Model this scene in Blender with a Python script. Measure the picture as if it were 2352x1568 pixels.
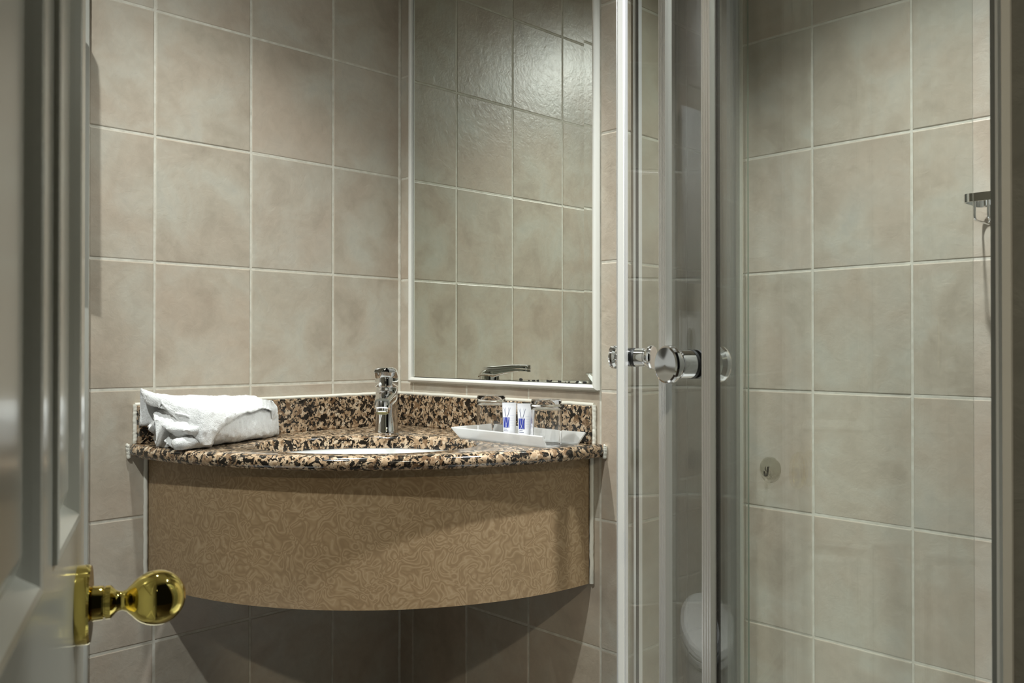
import bpy, bmesh, math, random
from mathutils import Vector, Matrix
random.seed(7)
R = math.radians
scn = bpy.context.scene
for o in list(bpy.data.objects):
    bpy.data.objects.remove(o)
col = scn.collection

# ------------------------------------------------------------------ camera
FPX = 1974.9
yaw, pitch = 0.79391, 0.00656
fw = Vector((-math.sin(yaw) * math.cos(pitch), math.cos(yaw) * math.cos(pitch), math.sin(pitch)))
rt = Vector((math.cos(yaw), math.sin(yaw), 0))
up = rt.cross(fw)
CAM = Vector((1.7118, -1.2934, 1.0374))
cam_d = bpy.data.cameras.new('camera')
cam_d.sensor_width = 36.0
cam_d.lens = FPX / 2352 * 36
cam_d.clip_start = 0.02
cam_d.dof.use_dof = True
cam_d.dof.focus_distance = 1.75
cam_d.dof.aperture_fstop = 13.0
cam = bpy.data.objects.new('camera', cam_d)
m = Matrix.Identity(4)
for i, v in enumerate((rt, up, -fw)):
    for j in range(3):
        m[j][i] = v[j]
m.translation = CAM
cam.matrix_world = m
col.objects.link(cam)
scn.camera = cam

# ------------------------------------------------------------------ world, view
w = bpy.data.worlds.new('world')
scn.world = w
w.use_nodes = True
w.node_tree.nodes['Background'].inputs[0].default_value = (0.75, 0.75, 0.70, 1)
w.node_tree.nodes['Background'].inputs[1].default_value = 0.005
scn.view_settings.view_transform = 'Standard'
scn.view_settings.look = 'None'
scn.view_settings.exposure = 0.0
scn.view_settings.gamma = 1.0
scn.view_settings.use_curve_mapping = False

LAMPS = [  # name, x, y, z, watts, cone, colour, aim
    ('basin', 0.37, -0.74, 2.262, 80, 74, (0.955, 1.0, 0.965), (0.42, -0.36, 0.85)),
    ('toilet', 0.83, -1.46, 2.262, 70, 108, (0.955, 1.0, 0.965), (0.30, -1.05, 1.10)),
    ('shower', 1.16, -0.13, 2.262, 150, 93, (0.94, 0.985, 1.0), (1.16, -0.12, 0)),
]

# ------------------------------------------------------------------ node helpers
def lin(r, g, b):
    f = lambda c: (c / 255 / 12.92) if c / 255 <= 0.04045 else ((c / 255 + 0.055) / 1.055) ** 2.4
    return (f(r), f(g), f(b), 1)

class NT:
    def __init__(s, name):
        s.m = bpy.data.materials.new(name)
        s.m.use_nodes = True
        s.t = s.m.node_tree
        s.b = s.t.nodes.get('Principled BSDF')
        s.out = s.t.nodes.get('Material Output')
    def n(s, typ, **kw):
        nd = s.t.nodes.new(typ)
        for k, v in kw.items():
            if k.startswith('i_'):
                key = k[2:]
                key = int(key) if key.isdigit() else key.replace('_', ' ')
                nd.inputs[key].default_value = v
            else:
                setattr(nd, k, v)
        return nd
    def l(s, a, b):
        s.t.links.new(a, b)
    def noise(s, vec, scale, detail=4, rough=0.55, dist=0.0):
        nd = s.n('ShaderNodeTexNoise')
        nd.inputs['Scale'].default_value = scale
        nd.inputs['Detail'].default_value = detail
        nd.inputs['Roughness'].default_value = rough
        nd.inputs['Distortion'].default_value = dist
        if vec: s.l(vec, nd.inputs['Vector'])
        return nd
    def ramp(s, fac, stops, interp='LINEAR'):
        nd = s.n('ShaderNodeValToRGB')
        cr = nd.color_ramp
        cr.interpolation = interp
        while len(cr.elements) < len(stops):
            cr.elements.new(0.5)
        for e, (p, c) in zip(cr.elements, stops):
            e.position = p
            e.color = c
        s.l(fac, nd.inputs[0])
        return nd
    def mix(s, fac, a, b, blend='MIX'):
        nd = s.n('ShaderNodeMix', data_type='RGBA', blend_type=blend)
        for src, i in ((fac, 0), (a, 6), (b, 7)):
            if hasattr(src, 'is_output'): s.l(src, nd.inputs[i])
            else: nd.inputs[i].default_value = src
        return nd.outputs[2]
    def math(s, op, a, b=None):
        nd = s.n('ShaderNodeMath', operation=op)
        for src, i in ((a, 0), (b, 1)):
            if src is None: continue
            if hasattr(src, 'is_output'): s.l(src, nd.inputs[i])
            else: nd.inputs[i].default_value = src
        return nd.outputs[0]
    def bump(s, h, strength, dist):
        nd = s.n('ShaderNodeBump')
        nd.inputs['Strength'].default_value = strength
        nd.inputs['Distance'].default_value = dist
        s.l(h, nd.inputs['Height'])
        s.l(nd.outputs[0], s.b.inputs['Normal'])
        return nd
    def obj(s):
        return s.n('ShaderNodeTexCoord').outputs['Object']

def simple(name, c, rough=0.5, metal=0.0, spec=0.5, coat=0.0, emit=None):
    k = NT(name)
    k.b.inputs['Base Color'].default_value = c
    k.b.inputs['Roughness'].default_value = rough
    k.b.inputs['Metallic'].default_value = metal
    k.b.inputs['Specular IOR Level'].default_value = spec
    k.b.inputs['Coat Weight'].default_value = coat
    if emit:
        k.b.inputs['Emission Color'].default_value = (1, 0.95, 0.86, 1)
        k.b.inputs['Emission Strength'].default_value = emit
    return k.m

# ---- ceramic tile
def tile_material():
    k = NT('beige_stone_tile')
    oi = k.n('ShaderNodeObjectInfo')
    ofs = k.n('ShaderNodeVectorMath', operation='SCALE')
    cmb = k.n('ShaderNodeCombineXYZ')
    k.l(oi.outputs['Random'], cmb.inputs[0])
    k.l(k.math('MULTIPLY', oi.outputs['Random'], 7.3), cmb.inputs[1])
    k.l(k.math('MULTIPLY', oi.outputs['Random'], 3.1), cmb.inputs[2])
    k.l(cmb.outputs[0], ofs.inputs[0]); ofs.inputs['Scale'].default_value = 23.0
    add = k.n('ShaderNodeVectorMath', operation='ADD')
    k.l(k.obj(), add.inputs[0]); k.l(ofs.outputs[0], add.inputs[1])
    v = add.outputs[0]
    n1 = k.noise(v, 9, 5, 0.6, 0.6)
    n2 = k.noise(v, 5, 3, 0.5, 0.3)
    n3 = k.noise(v, 38, 5, 0.62, 0.8)
    base = k.ramp(n1.outputs['Fac'], [(0.30, lin(172, 161, 146)), (0.46, lin(186, 176, 161)), (0.60, lin(192, 186, 173)), (0.74, lin(184, 181, 171))])
    warm = k.ramp(n2.outputs['Fac'], [(0.42, (0, 0, 0, 1)), (0.70, (1, 1, 1, 1))])
    c1 = k.mix(k.math('MULTIPLY', warm.outputs[0], 0.55), base.outputs[0], lin(187, 168, 151))
    per = k.ramp(oi.outputs['Random'], [(0.0, (0.95, 0.94, 0.92, 1)), (0.5, (1, 1, 1, 1)), (1.0, (0.99, 0.96, 0.93, 1))])
    c2 = k.mix(1.0, c1, per.outputs[0], 'MULTIPLY')
    f3 = k.ramp(n3.outputs['Fac'], [(0.35, (0.93, 0.93, 0.93, 1)), (0.62, (1.03, 1.03, 1.03, 1))])
    c3 = k.mix(0.8, c2, f3.outputs[0], 'MULTIPLY')
    k.l(c3, k.b.inputs['Base Color'])
    k.b.inputs['Roughness'].default_value = 0.33
    k.b.inputs['Specular IOR Level'].default_value = 0.62
    hb = k.noise(v, 55, 4, 0.6, 1.2)
    k.bump(k.math('ADD', hb.outputs['Fac'], n3.outputs['Fac']), 0.26, 0.0020)
    return k.m

def grout_material():
    k = NT('pale_grout')
    n = k.noise(k.obj(), 60, 4)
    r = k.ramp(n.outputs['Fac'], [(0.3, lin(196, 190, 176)), (0.7, lin(218, 214, 202))])
    k.l(r.outputs[0], k.b.inputs['Base Color'])
    k.b.inputs['Roughness'].default_value = 0.75
    k.bump(n.outputs['Fac'], 0.3, 0.002)
    return k.m

def granite_material():
    k = NT('speckled_granite')
    v = k.obj()
    n1 = k.noise(v, 88, 3.5, 0.62, 0.7)
    n2 = k.noise(v, 120, 3, 0.6, 0.4)
    n4 = k.noise(v, 62, 2, 0.5, 0.5)
    vo = k.n('ShaderNodeTexVoronoi'); vo.inputs['Scale'].default_value = 130
    k.l(v, vo.inputs['Vector'])
    tan = k.ramp(vo.outputs['Color'], [(0.0, lin(128, 104, 80)), (0.35, lin(160, 134, 106)), (0.65, lin(186, 162, 134)), (1.0, lin(200, 184, 162))])
    dk = k.ramp(n1.outputs['Fac'], [(0.0, (1, 1, 1, 1)), (0.478, (1, 1, 1, 1)), (0.495, (0, 0, 0, 1))])
    c1 = k.mix(dk.outputs[0], tan.outputs[0], lin(30, 26, 22))
    gr = k.ramp(n2.outputs['Fac'], [(0.0, (1, 1, 1, 1)), (0.40, (1, 1, 1, 1)), (0.42, (0, 0, 0, 1))])
    c2 = k.mix(gr.outputs[0], c1, lin(52, 46, 40))
    br = k.ramp(n4.outputs['Fac'], [(0.60, (0, 0, 0, 1)), (0.63, (1, 1, 1, 1))])
    c3 = k.mix(k.math('MULTIPLY', br.outputs[0], 0.8), c2, lin(112, 86, 62))
    k.l(c3, k.b.inputs['Base Color'])
    k.b.inputs['Roughness'].default_value = 0.12
    k.b.inputs['Specular IOR Level'].default_value = 0.55
    return k.m

def laminate_material():
    k = NT('swirled_beige_laminate')
    v = k.obj()
    wv = k.noise(v, 34, 1.0, 0.4, 1.4)
    band = k.math('FRACT', k.math('MULTIPLY', wv.outputs['Fac'], 5.5))
    tri = k.math('ABSOLUTE', k.math('SUBTRACT', band, 0.5))
    big = k.noise(v, 6, 3)
    c = k.ramp(tri, [(0.0, lin(120, 98, 72)), (0.2, lin(142, 119, 90)), (0.42, lin(160, 138, 108)), (0.5, lin(174, 154, 126))])
    f = k.ramp(big.outputs['Fac'], [(0.3, (0.94, 0.94, 0.92, 1)), (0.7, (1.03, 1.02, 1.0, 1))])
    k.l(k.mix(1.0, k.mix(0.45, c.outputs[0], lin(158, 134, 104)), f.outputs[0], 'MULTIPLY'), k.b.inputs['Base Color'])
    k.b.inputs['Roughness'].default_value = 0.33
    k.b.inputs['Specular IOR Level'].default_value = 0.4
    return k.m

def terry_material():
    k = NT('white_terry_cotton')
    v = k.obj()
    a = k.noise(v, 900, 2, 0.6)
    b = k.noise(v, 260, 3, 0.6)
    k.b.inputs['Base Color'].default_value = (0.96, 0.96, 0.955, 1)
    k.b.inputs['Roughness'].default_value = 0.95
    k.b.inputs['Sheen Weight'].default_value = 0.3
    k.b.inputs['Specular IOR Level'].default_value = 0.1
    k.bump(k.math('ADD', a.outputs['Fac'], b.outputs['Fac']), 0.7, 0.003)
    return k.m

def pane_material(name, tint, f0=0.045):
    k = NT(name)
    k.t.nodes.remove(k.b)
    geo = k.n('ShaderNodeNewGeometry')
    dt = k.n('ShaderNodeVectorMath', operation='DOT_PRODUCT')
    k.l(geo.outputs['Normal'], dt.inputs[0]); k.l(geo.outputs['Incoming'], dt.inputs[1])
    c = k.math('ABSOLUTE', dt.outputs['Value'])
    p5 = k.math('POWER', k.math('SUBTRACT', 1.0, c), 5.0)
    fac = k.math('ADD', k.math('MULTIPLY', p5, 0.9), f0)
    tr = k.n('ShaderNodeBsdfTransparent'); tr.inputs[0].default_value = tint
    gl = k.n('ShaderNodeBsdfGlossy'); gl.inputs['Roughness'].default_value = 0.0
    gl.inputs['Color'].default_value = (1, 1, 1, 1)
    mx = k.n('ShaderNodeMixShader')
    k.l(fac, mx.inputs[0]); k.l(tr.outputs[0], mx.inputs[1]); k.l(gl.outputs[0], mx.inputs[2])
    k.l(mx.outputs[0], k.out.inputs[0])
    return k.m

def glass_material():
    k = NT('clear_drinking_glass')
    k.b.inputs['Base Color'].default_value = (1, 1, 1, 1)
    k.b.inputs['Roughness'].default_value = 0.0
    k.b.inputs['Transmission Weight'].default_value = 1.0
    k.b.inputs['IOR'].default_value = 1.45
    return k.m

def frosted_material():
    k = NT('frosted_acrylic')
    dif = k.n('ShaderNodeBsdfTranslucent'); dif.inputs[0].default_value = (0.86, 0.86, 0.85, 1)
    d2 = k.n('ShaderNodeBsdfDiffuse'); d2.inputs[0].default_value = (0.82, 0.82, 0.81, 1)
    tr = k.n('ShaderNodeBsdfTransparent'); tr.inputs[0].default_value = (0.95, 0.95, 0.95, 1)
    gl = k.n('ShaderNodeBsdfGlossy'); gl.inputs['Roughness'].default_value = 0.25
    a = k.n('ShaderNodeMixShader'); a.inputs[0].default_value = 0.5
    k.l(dif.outputs[0], a.inputs[1]); k.l(d2.outputs[0], a.inputs[2])
    b = k.n('ShaderNodeMixShader'); b.inputs[0].default_value = 0.30
    k.l(a.outputs[0], b.inputs[1]); k.l(tr.outputs[0], b.inputs[2])
    c = k.n('ShaderNodeMixShader'); c.inputs[0].default_value = 0.06
    k.l(b.outputs[0], c.inputs[1]); k.l(gl.outputs[0], c.inputs[2])
    k.l(c.outputs[0], k.out.inputs[0])
    return k.m

def plaster_material():
    k = NT('grey_rough_plaster')
    n = k.noise(k.obj(), 18, 6, 0.65, 0.6)
    r = k.ramp(n.outputs['Fac'], [(0.3, lin(118, 117, 110)), (0.7, lin(138, 137, 130))])
    k.l(r.outputs[0], k.b.inputs['Base Color'])
    k.b.inputs['Roughness'].default_value = 0.55
    k.bump(n.outputs['Fac'], 0.5, 0.006)
    return k.m

M = dict(
    tile=tile_material(), grout=grout_material(), granite=granite_material(), laminate=laminate_material(),
    terry=terry_material(), plaster=plaster_material(),
    glass=glass_material(), frosted=frosted_material(),
    pane=pane_material('shower_glass', (0.971, 0.981, 0.966, 1), 0.075),
    pane_edge=simple('shower_glass_edge', lin(150, 165, 148), 0.15),
    chrome=simple('polished_chrome', (0.80, 0.80, 0.80, 1), 0.06, 1.0),
    alu=simple('satin_aluminium', (0.93, 0.935, 0.94, 1), 0.28, 0.55),
    alu_dark=simple('grey_aluminium', (0.36, 0.37, 0.36, 1), 0.40, 0.85),
    brass=simple('polished_brass', (0.74, 0.60, 0.17, 1), 0.05, 1.0),
    mirror=simple('mirror_silver', (0.81, 0.84, 0.79, 1), 0.0, 1.0),
    white_pvc=simple('white_plastic_trim', lin(226, 224, 217), 0.35),
    grey_trim=simple('grey_white_strip', lin(176, 175, 167), 0.4),
    sealant=simple('white_sealant', lin(222, 219, 208), 0.45),
    porcelain=simple('white_porcelain', (0.76, 0.76, 0.75, 1), 0.08, 0, 0.5, 0.2),
    door_paint=simple('grey_white_gloss_paint', lin(222, 221, 210), 0.18, 0, 0.5, 0.1),
    black=simple('black_rubber', (0.012, 0.012, 0.012, 1), 0.45),
    tube=simple('white_tube_plastic', (0.84, 0.85, 0.90, 1), 0.25),
    tube_cap=simple('white_tube_cap', (0.88, 0.88, 0.88, 1), 0.3),
    blue=simple('blue_print', lin(52, 66, 158), 0.4),
    grey_print=simple('grey_blue_print', lin(88, 94, 130), 0.4),
    pale_print=simple('pale_print', lin(205, 208, 228), 0.4),
    ceiling=simple('white_ceiling_paint', lin(214, 210, 200), 0.8),
    floor=simple('brown_floor_tile', lin(66, 58, 50), 0.4),
    drain=simple('basin_drain_metal', (0.7, 0.7, 0.7, 1), 0.15, 1.0),
    aerator=simple('aerator_mesh', lin(150, 142, 96), 0.5),
    lamp_lens=simple('lamp_lens', (1, 1, 1, 1), 0.4, emit=14.0),
)

# ------------------------------------------------------------------ object helpers
def link(o, parent=None):
    col.objects.link(o)
    if parent: o.parent = parent
    return o

def mesh_obj(name, verts, faces, mat, parent=None, smooth=None, mats=None, fmat=None):
    me = bpy.data.meshes.new(name)
    me.from_pydata([tuple(v) for v in verts], [], faces)
    bm = bmesh.new(); bm.from_mesh(me)
    if not mats: bmesh.ops.remove_doubles(bm, verts=bm.verts, dist=1e-6)
    bmesh.ops.recalc_face_normals(bm, faces=bm.faces)
    bm.to_mesh(me); bm.free()
    if mats:
        for q in mats: me.materials.append(q)
        if fmat:
            for p, k in zip(me.polygons, fmat): p.material_index = k
    else:
        me.materials.append(mat)
    if smooth is not None:
        for p in me.polygons: p.use_smooth = True
        me.set_sharp_from_angle(angle=R(smooth))
    o = bpy.data.objects.new(name, me)
    return link(o, parent)

def thing(name, label, cat, loc=(0, 0, 0), rz=0.0, group=None):
    o = bpy.data.objects.new(name, None)
    o.empty_display_size = 0.05
    o.location = loc
    o.rotation_euler = (0, 0, rz)
    tag(o, label, cat, group)
    return link(o)

def tag(o, label, cat, group=None, kind=None):
    o['label'] = label
    o['category'] = cat
    if group: o['group'] = group
    if kind: o['kind'] = kind
    return o

def struct(o, label=None, cat=None):
    o['kind'] = 'structure'
    if label: o['label'] = label
    if cat: o['category'] = cat
    return o

class MB:
    def __init__(s): s.v = []; s.f = []
    def add(s, vs, fs):
        b = len(s.v)
        s.v += [tuple(v) for v in vs]
        s.f += [tuple(i + b for i in f) for f in fs]
        return s
    def box(s, x0, x1, y0, y1, z0, z1):
        return s.add([(x, y, z) for x in (x0, x1) for y in (y0, y1) for z in (z0, z1)],
                     [(0, 1, 3, 2), (4, 6, 7, 5), (0, 4, 5, 1), (2, 3, 7, 6), (0, 2, 6, 4), (1, 5, 7, 3)])
    def grid(s, rings, close=True, caps=True):
        """list of rings of equal length -> tube"""
        n = len(rings[0]); vs = [p for r in rings for p in r]; fs = []
        for i in range(len(rings) - 1):
            for j in range(n if close else n - 1):
                k = (j + 1) % n
                fs.append((i * n + j, i * n + k, (i + 1) * n + k, (i + 1) * n + j))
        if caps:
            fs.append(tuple(range(n))[::-1]); fs.append(tuple((len(rings) - 1) * n + j for j in range(n)))
        return s.add(vs, fs)
    def lathe(s, prof, n=48, origin=(0, 0, 0), axis=(0, 0, 1), caps=True):
        a = Vector(axis).normalized()
        u = a.orthogonal().normalized(); v = a.cross(u); o = Vector(origin)
        rings = [[o + a * h + (u * math.cos(2 * math.pi * j / n) + v * math.sin(2 * math.pi * j / n)) * max(r, 1e-5) for j in range(n)] for r, h in prof]
        return s.grid(rings, True, caps)
    def tube(s, path, r, n=12, caps=True):
        P = [Vector(p) for p in path]; rings = []; prev = None
        for i, p in enumerate(P):
            t = (P[min(i + 1, len(P) - 1)] - P[max(i - 1, 0)]).normalized()
            if prev is None: u = t.orthogonal().normalized()
            else: u = (prev - t * prev.dot(t)).normalized()
            prev = u; v = t.cross(u); rr = r[i] if isinstance(r, (list, tuple)) else r
            rings.append([p + (u * math.cos(2 * math.pi * j / n) + v * math.sin(2 * math.pi * j / n)) * rr for j in range(n)])
        return s.grid(rings, True, caps)
    def prism(s, poly, z0, z1):
        return s.grid([[(x, y, z0) for x, y in poly], [(x, y, z1) for x, y in poly]])
    def obj(s, name, mat, parent=None, smooth=None, **kw):
        return mesh_obj(name, s.v, s.f, mat, parent, smooth, **kw)

def bevel(o, width, seg=2):
    bm = bmesh.new(); bm.from_mesh(o.data)
    bmesh.ops.bevel(bm, geom=[e for e in bm.edges if e.calc_face_angle(0) > 0.5], offset=width, segments=seg, profile=0.5, affect='EDGES')
    bm.to_mesh(o.data); bm.free()
    return o

def polyline_arc(pts, rad, n=6):
    """round the inner corners of a polyline"""
    P = [Vector(p) for p in pts]; out = [P[0]]
    for a, b, c in zip(P, P[1:], P[2:]):
        d1 = (a - b).normalized(); d2 = (c - b).normalized()
        s0 = b + d1 * rad; s1 = b + d2 * rad
        for i in range(n + 1):
            t = i / n
            out.append(s0 * (1 - t) ** 2 + b * 2 * t * (1 - t) + s1 * t * t)
    out.append(P[-1])
    return out

# ------------------------------------------------------------------ the room
CEIL, YB, XS, XR = 2.30, 0.380, 0.697, 1.4870
YF = -2.30
G = 0.0010          # grout lies this far behind the tile faces
struct(MB().box(-0.1, 3.2, YF - 0.1, YB + 0.1, -0.1, 0.0).obj('floor', M['floor']), 'brown tiled bathroom floor', 'floor')
struct(MB().box(-0.1, XR + 0.1, YF - 0.1, YB + 0.1, CEIL, CEIL + 0.1).obj('ceiling', M['ceiling']), 'white painted ceiling with round spotlights', 'ceiling')
wall_left = struct(MB().box(-0.1, -G, YF, YB + 0.1, 0, CEIL).obj('wall_left', M['grout']), 'beige tiled wall on the left beside the basin', 'wall')
wall_back = struct(MB().box(-G, XS - G, G, YB + 0.1, 0, CEIL).obj('wall_back', M['grout']), 'beige tiled wall that carries the mirror', 'wall')
wall_shower = struct(MB().box(XS - G, XR + G, YB + G, YB + 0.1, 0, CEIL).obj('wall_shower', M['grout']), 'grey beige tiled wall at the back of the shower', 'wall')
wall_right = struct(MB().box(XR, XR + 0.1, -0.4935, YB + 0.1, 0, CEIL).obj('wall_right', M['plaster']), 'grey rough wall end at the right edge', 'wall')
wb = MB().box(XR, XR + 0.1, YF, -1.272, 0, CEIL).box(XR, XR + 0.1, -1.272, -0.4935, 2.06, CEIL)
struct(wb.obj('wall_entrance', M['plaster']), 'wall with the doorway the camera looks through', 'wall')
struct(MB().box(-0.1, XR + 0.1, YF - 0.1, YF, 0, CEIL).obj('wall_front', M['grout']), 'pale wall beyond the toilet', 'wall')

# ---- tiles: every tile an object, child of its wall
GAP = 0.0038
_tile_mesh = {}
def tile_mesh(wd, ht):
    key = (round(wd, 4), round(ht, 4))
    if key in _tile_mesh: return _tile_mesh[key]
    a, b = wd / 2, ht / 2
    lev = [(0.0, 0.0, -0.006), (0.0, 0.0, -0.0016), (0.0006, 0.0006, -0.0006), (0.0022, 0.0022, 0.0)]
    mb = MB()
    rings = []
    for dx, dz, y in lev:
        rings.append([(-a + dx, -y, -b + dz), (a - dx, -y, -b + dz), (a - dx, -y, b - dz), (-a + dx, -y, b - dz)])
    mb.grid(rings)
    me = bpy.data.meshes.new('tile')
    me.from_pydata(mb.v, [], mb.f)
    bm = bmesh.new(); bm.from_mesh(me); bmesh.ops.recalc_face_normals(bm, faces=bm.faces); bm.to_mesh(me); bm.free()
    me.materials.append(M['tile'])
    _tile_mesh[key] = me
    return me

def lay(wall, kind, hor, rows, skip=None):
    """hor: joint positions along the wall, rows: joint heights (both ascending)"""
    for h0, h1 in zip(hor, hor[1:]):
        for z0, z1 in zip(rows, rows[1:]):
            c, z = (h0 + h1) / 2, (z0 + z1) / 2
            wd, ht = h1 - h0 - GAP, z1 - z0 - GAP
            if skip and skip(h0, h1, z0, z1): continue
            o = bpy.data.objects.new('tile', tile_mesh(wd, ht))
            e = random.uniform(-0.0004, 0.0003)
            tl = random.uniform(-0.0022, 0.0022); tw = random.uniform(-0.0022, 0.0022)
            # local -Y is the tile's face
            if kind == 'left':   # face +x
                o.location = (e, c, z); rz = R(90)
            elif kind == 'back': # face -y
                o.location = (c, -e, z); rz = 0
            elif kind == 'side': # face +x at XS
                o.location = (XS + e, c, z); rz = R(90)
            elif kind == 'shower':
                o.location = (c, YB - e, z); rz = 0
            o.rotation_euler = (tl, 0, rz + tw)
            link(o, wall)

def rows_from(z1, lo=0.0, hi=CEIL):
    r = [z1 + 0.25 * k for k in range(-8, 6)]
    r = [z for z in r if lo + 0.012 < z < hi - 0.012]
    return [lo] + r + [hi]

R1 = 1.706
YT = -0.7285       # tiles of the left wall end here against a white strip
hl = sorted([0.0, -0.1924, -0.3982, -0.604, YT])
lay(wall_left, 'left', hl, rows_from(R1))
h2 = [YF] + [-0.7425 - 0.206 * k for k in range(7, -1, -1)]
lay(wall_left, 'left', h2, rows_from(R1))

MX0, MX1, MZ0, MZ1 = 0.0469, 0.6400, 0.9535, 2.06   # mirror frame outline
def skip_mirror(h0, h1, z0, z1):
    return False
# the mirror wall is cut round the mirror: rows below, columns beside
rb = rows_from(R1 - 0.0037)
hb = [0.0, 0.0529, 0.2489, 0.4449, 0.6409, XS]
lay(wall_back, 'back', hb, rb, lambda a, b, c, d: a > 0.02 and b < 0.66 and c > 0.9 and d < 2.1)
lay(wall_shower, 'shower', [XS, 0.8877, 1.0848, 1.2819, XR], rows_from(R1 - 0.0105))
lay(wall_back, 'side', [0.0, 0.014, 0.212, YB], rows_from(R1 - 0.0075))

# white strips of the room
def bead(name, pts, r, parent, mat='sealant', n=8):
    return MB().tube(pts, r, n).obj(name, M[mat], parent, 60)
tr = MB().box(0.0, 0.008, YT - 0.014, YT - 0.001, 0.0, CEIL).obj('trim_1', M['grey_trim'])
bevel(tr, 0.002)
struct(tr, 'white strip where the left wall tiles end beside the door', 'trim')
cb = MB()
n = 60
cb.tube([(0.0012 + random.uniform(-.0004, .0004), -0.0012, CEIL * i / n) for i in range(n + 1)], 0.0042, 8)
struct(cb.obj('trim_2', M['grout'], None, 60), 'pale grout bead running up the corner behind the tap', 'trim')

# ------------------------------------------------------------------ ceiling spotlights
LL = {'basin': 'round recessed ceiling spotlight above the basin', 'toilet': 'round recessed ceiling spotlight above the toilet', 'shower': 'round recessed ceiling spotlight above the shower'}
for nm, x, y, z, wt, cone, cc, aim in LAMPS:
    t = thing('ceiling_spotlight', LL[nm], 'ceiling light', (x, y, CEIL), 0, 'recessed ceiling spotlights')
    MB().lathe([(0.030, -0.001), (0.046, -0.001), (0.046, -0.006), (0.036, -0.012), (0.030, -0.006), (0.030, -0.001)], 40, caps=False).obj('ring', M['chrome'], t, 40)
    MB().lathe([(0.029, -0.0015), (0.029, -0.004), (0.0, -0.004)], 32).obj('lens', M['lamp_lens'], t, 40)
    ld = bpy.data.lights.new('spot_light', 'SPOT')
    ld.energy = wt; ld.color = cc; ld.spot_size = R(cone); ld.spot_blend = 1.0; ld.shadow_soft_size = 0.025
    lo = bpy.data.objects.new('spot_light', ld)
    lo.location = (0, 0, z - CEIL)
    lo.rotation_euler = (Vector(aim) - Vector((x, y, z))).to_track_quat('-Z', 'Y').to_euler()
    link(lo, t)
# lamp in the corridor, behind the camera
t = thing('corridor_lamp', 'corridor ceiling lamp outside the bathroom doorway', 'ceiling light', (2.45, -1.72, 2.30))
MB().lathe([(0.0, 0.0), (0.12, 0.0), (0.12, -0.02), (0.10, -0.05), (0.0, -0.06)], 40).obj('shade', simple('lamp_shade', (1, 0.95, 0.85, 1), 0.5, emit=2.0), t, 50)
ld = bpy.data.lights.new('corridor_light', 'SPOT'); ld.energy = 48; ld.color = (1.0, 0.90, 0.68); ld.spot_size = R(150); ld.spot_blend = 0.5
ld.shadow_soft_size = 0.03
lo = bpy.data.objects.new('corridor_light', ld); lo.location = (0, 0, -0.10); link(lo, t)

# ------------------------------------------------------------------ granite worktop
ZT, TH, RC = 0.850, 0.026, 0.655
HC = Vector((0.325, -0.325)); HA, HB = 0.213, 0.153
def hole(th, g=0.0):
    a, b = HA - g, HB - g
    p, q = a * math.cos(th), b * math.sin(th)
    return HC + Vector((0.70711, 0.70711)) * p + Vector((0.70711, -0.70711)) * q
def outer(th, d):
    dr = (hole(th) - HC).normalized(); best = 9
    for ax in (0, 1):  # walls x = 0.001 and y = -0.001
        lim = 0.0012 if ax == 0 else -0.0012
        if (ax == 0 and dr[0] < 0) or (ax == 1 and dr[1] > 0):
            best = min(best, (lim - HC[ax]) / dr[ax])
    rr = RC - d; b = HC.dot(dr); c = HC.dot(HC) - rr * rr
    best = min(best, -b + math.sqrt(b * b - c))
    return HC + dr * best
NT_ = 220
angs = [2 * math.pi * i / NT_ for i in range(NT_)]
prof = []
rr = TH / 2
rings = []
for g, z in ((-0.0, ZT - TH), (0.0, ZT - 0.006), (-0.002, ZT - 0.002), (-0.006, ZT)):
    rings.append([(*hole(a, g), z) for a in angs])
for i in range(9):
    ph = math.pi / 2 - math.pi * i / 8
    d = rr - rr * math.cos(ph); z = ZT - rr + rr * math.sin(ph)
    rings.append([(*outer(a, d), z) for a in angs])
rings.append(rings[0])
top = thing('granite_worktop', 'speckled brown and black granite corner worktop with curved front edge', 'worktop', (0, 0, 0))
mb = MB(); mb.grid(rings, True, False)
slab = mb.obj('slab', M['granite'], top, 50)
BT = 0.020
b1 = MB().box(0.0015, BT, -0.640, -0.0015, ZT, ZT + 0.073).obj('backsplash', M['granite'], top)
b2 = MB().box(BT + 0.0003, 0.6245, -BT, -0.0015, ZT, ZT + 0.073).obj('backsplash', M['granite'], top)
for b in (b1, b2): bevel(b, 0.0015, 1)
def wob(p0, p1, r, n=40):
    a, b = Vector(p0), Vector(p1)
    return [a.lerp(b, i / n) + Vector([random.uniform(-1, 1) * r for _ in range(3)]) for i in range(n + 1)]
zt = ZT + 0.075
for p0, p1 in (((0.004, -0.643, zt), (0.004, -0.004, zt)), ((0.004, -0.004, zt), (0.628, -0.004, zt)), ((0.004, -0.643, ZT), (0.004, -0.643, zt)), ((0.628, -0.004, ZT), (0.628, -0.004, zt)),
               ((0.003, -0.654, ZT - TH), (0.003, -0.656, ZT - 0.002)), ((0.654, -0.003, ZT - TH), (0.656, -0.003, ZT - 0.002))):
    bead('sealant_bead', wob(p0, p1, .0005, 30), 0.0042, top)['label'] = 'white sealant bead'

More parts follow.
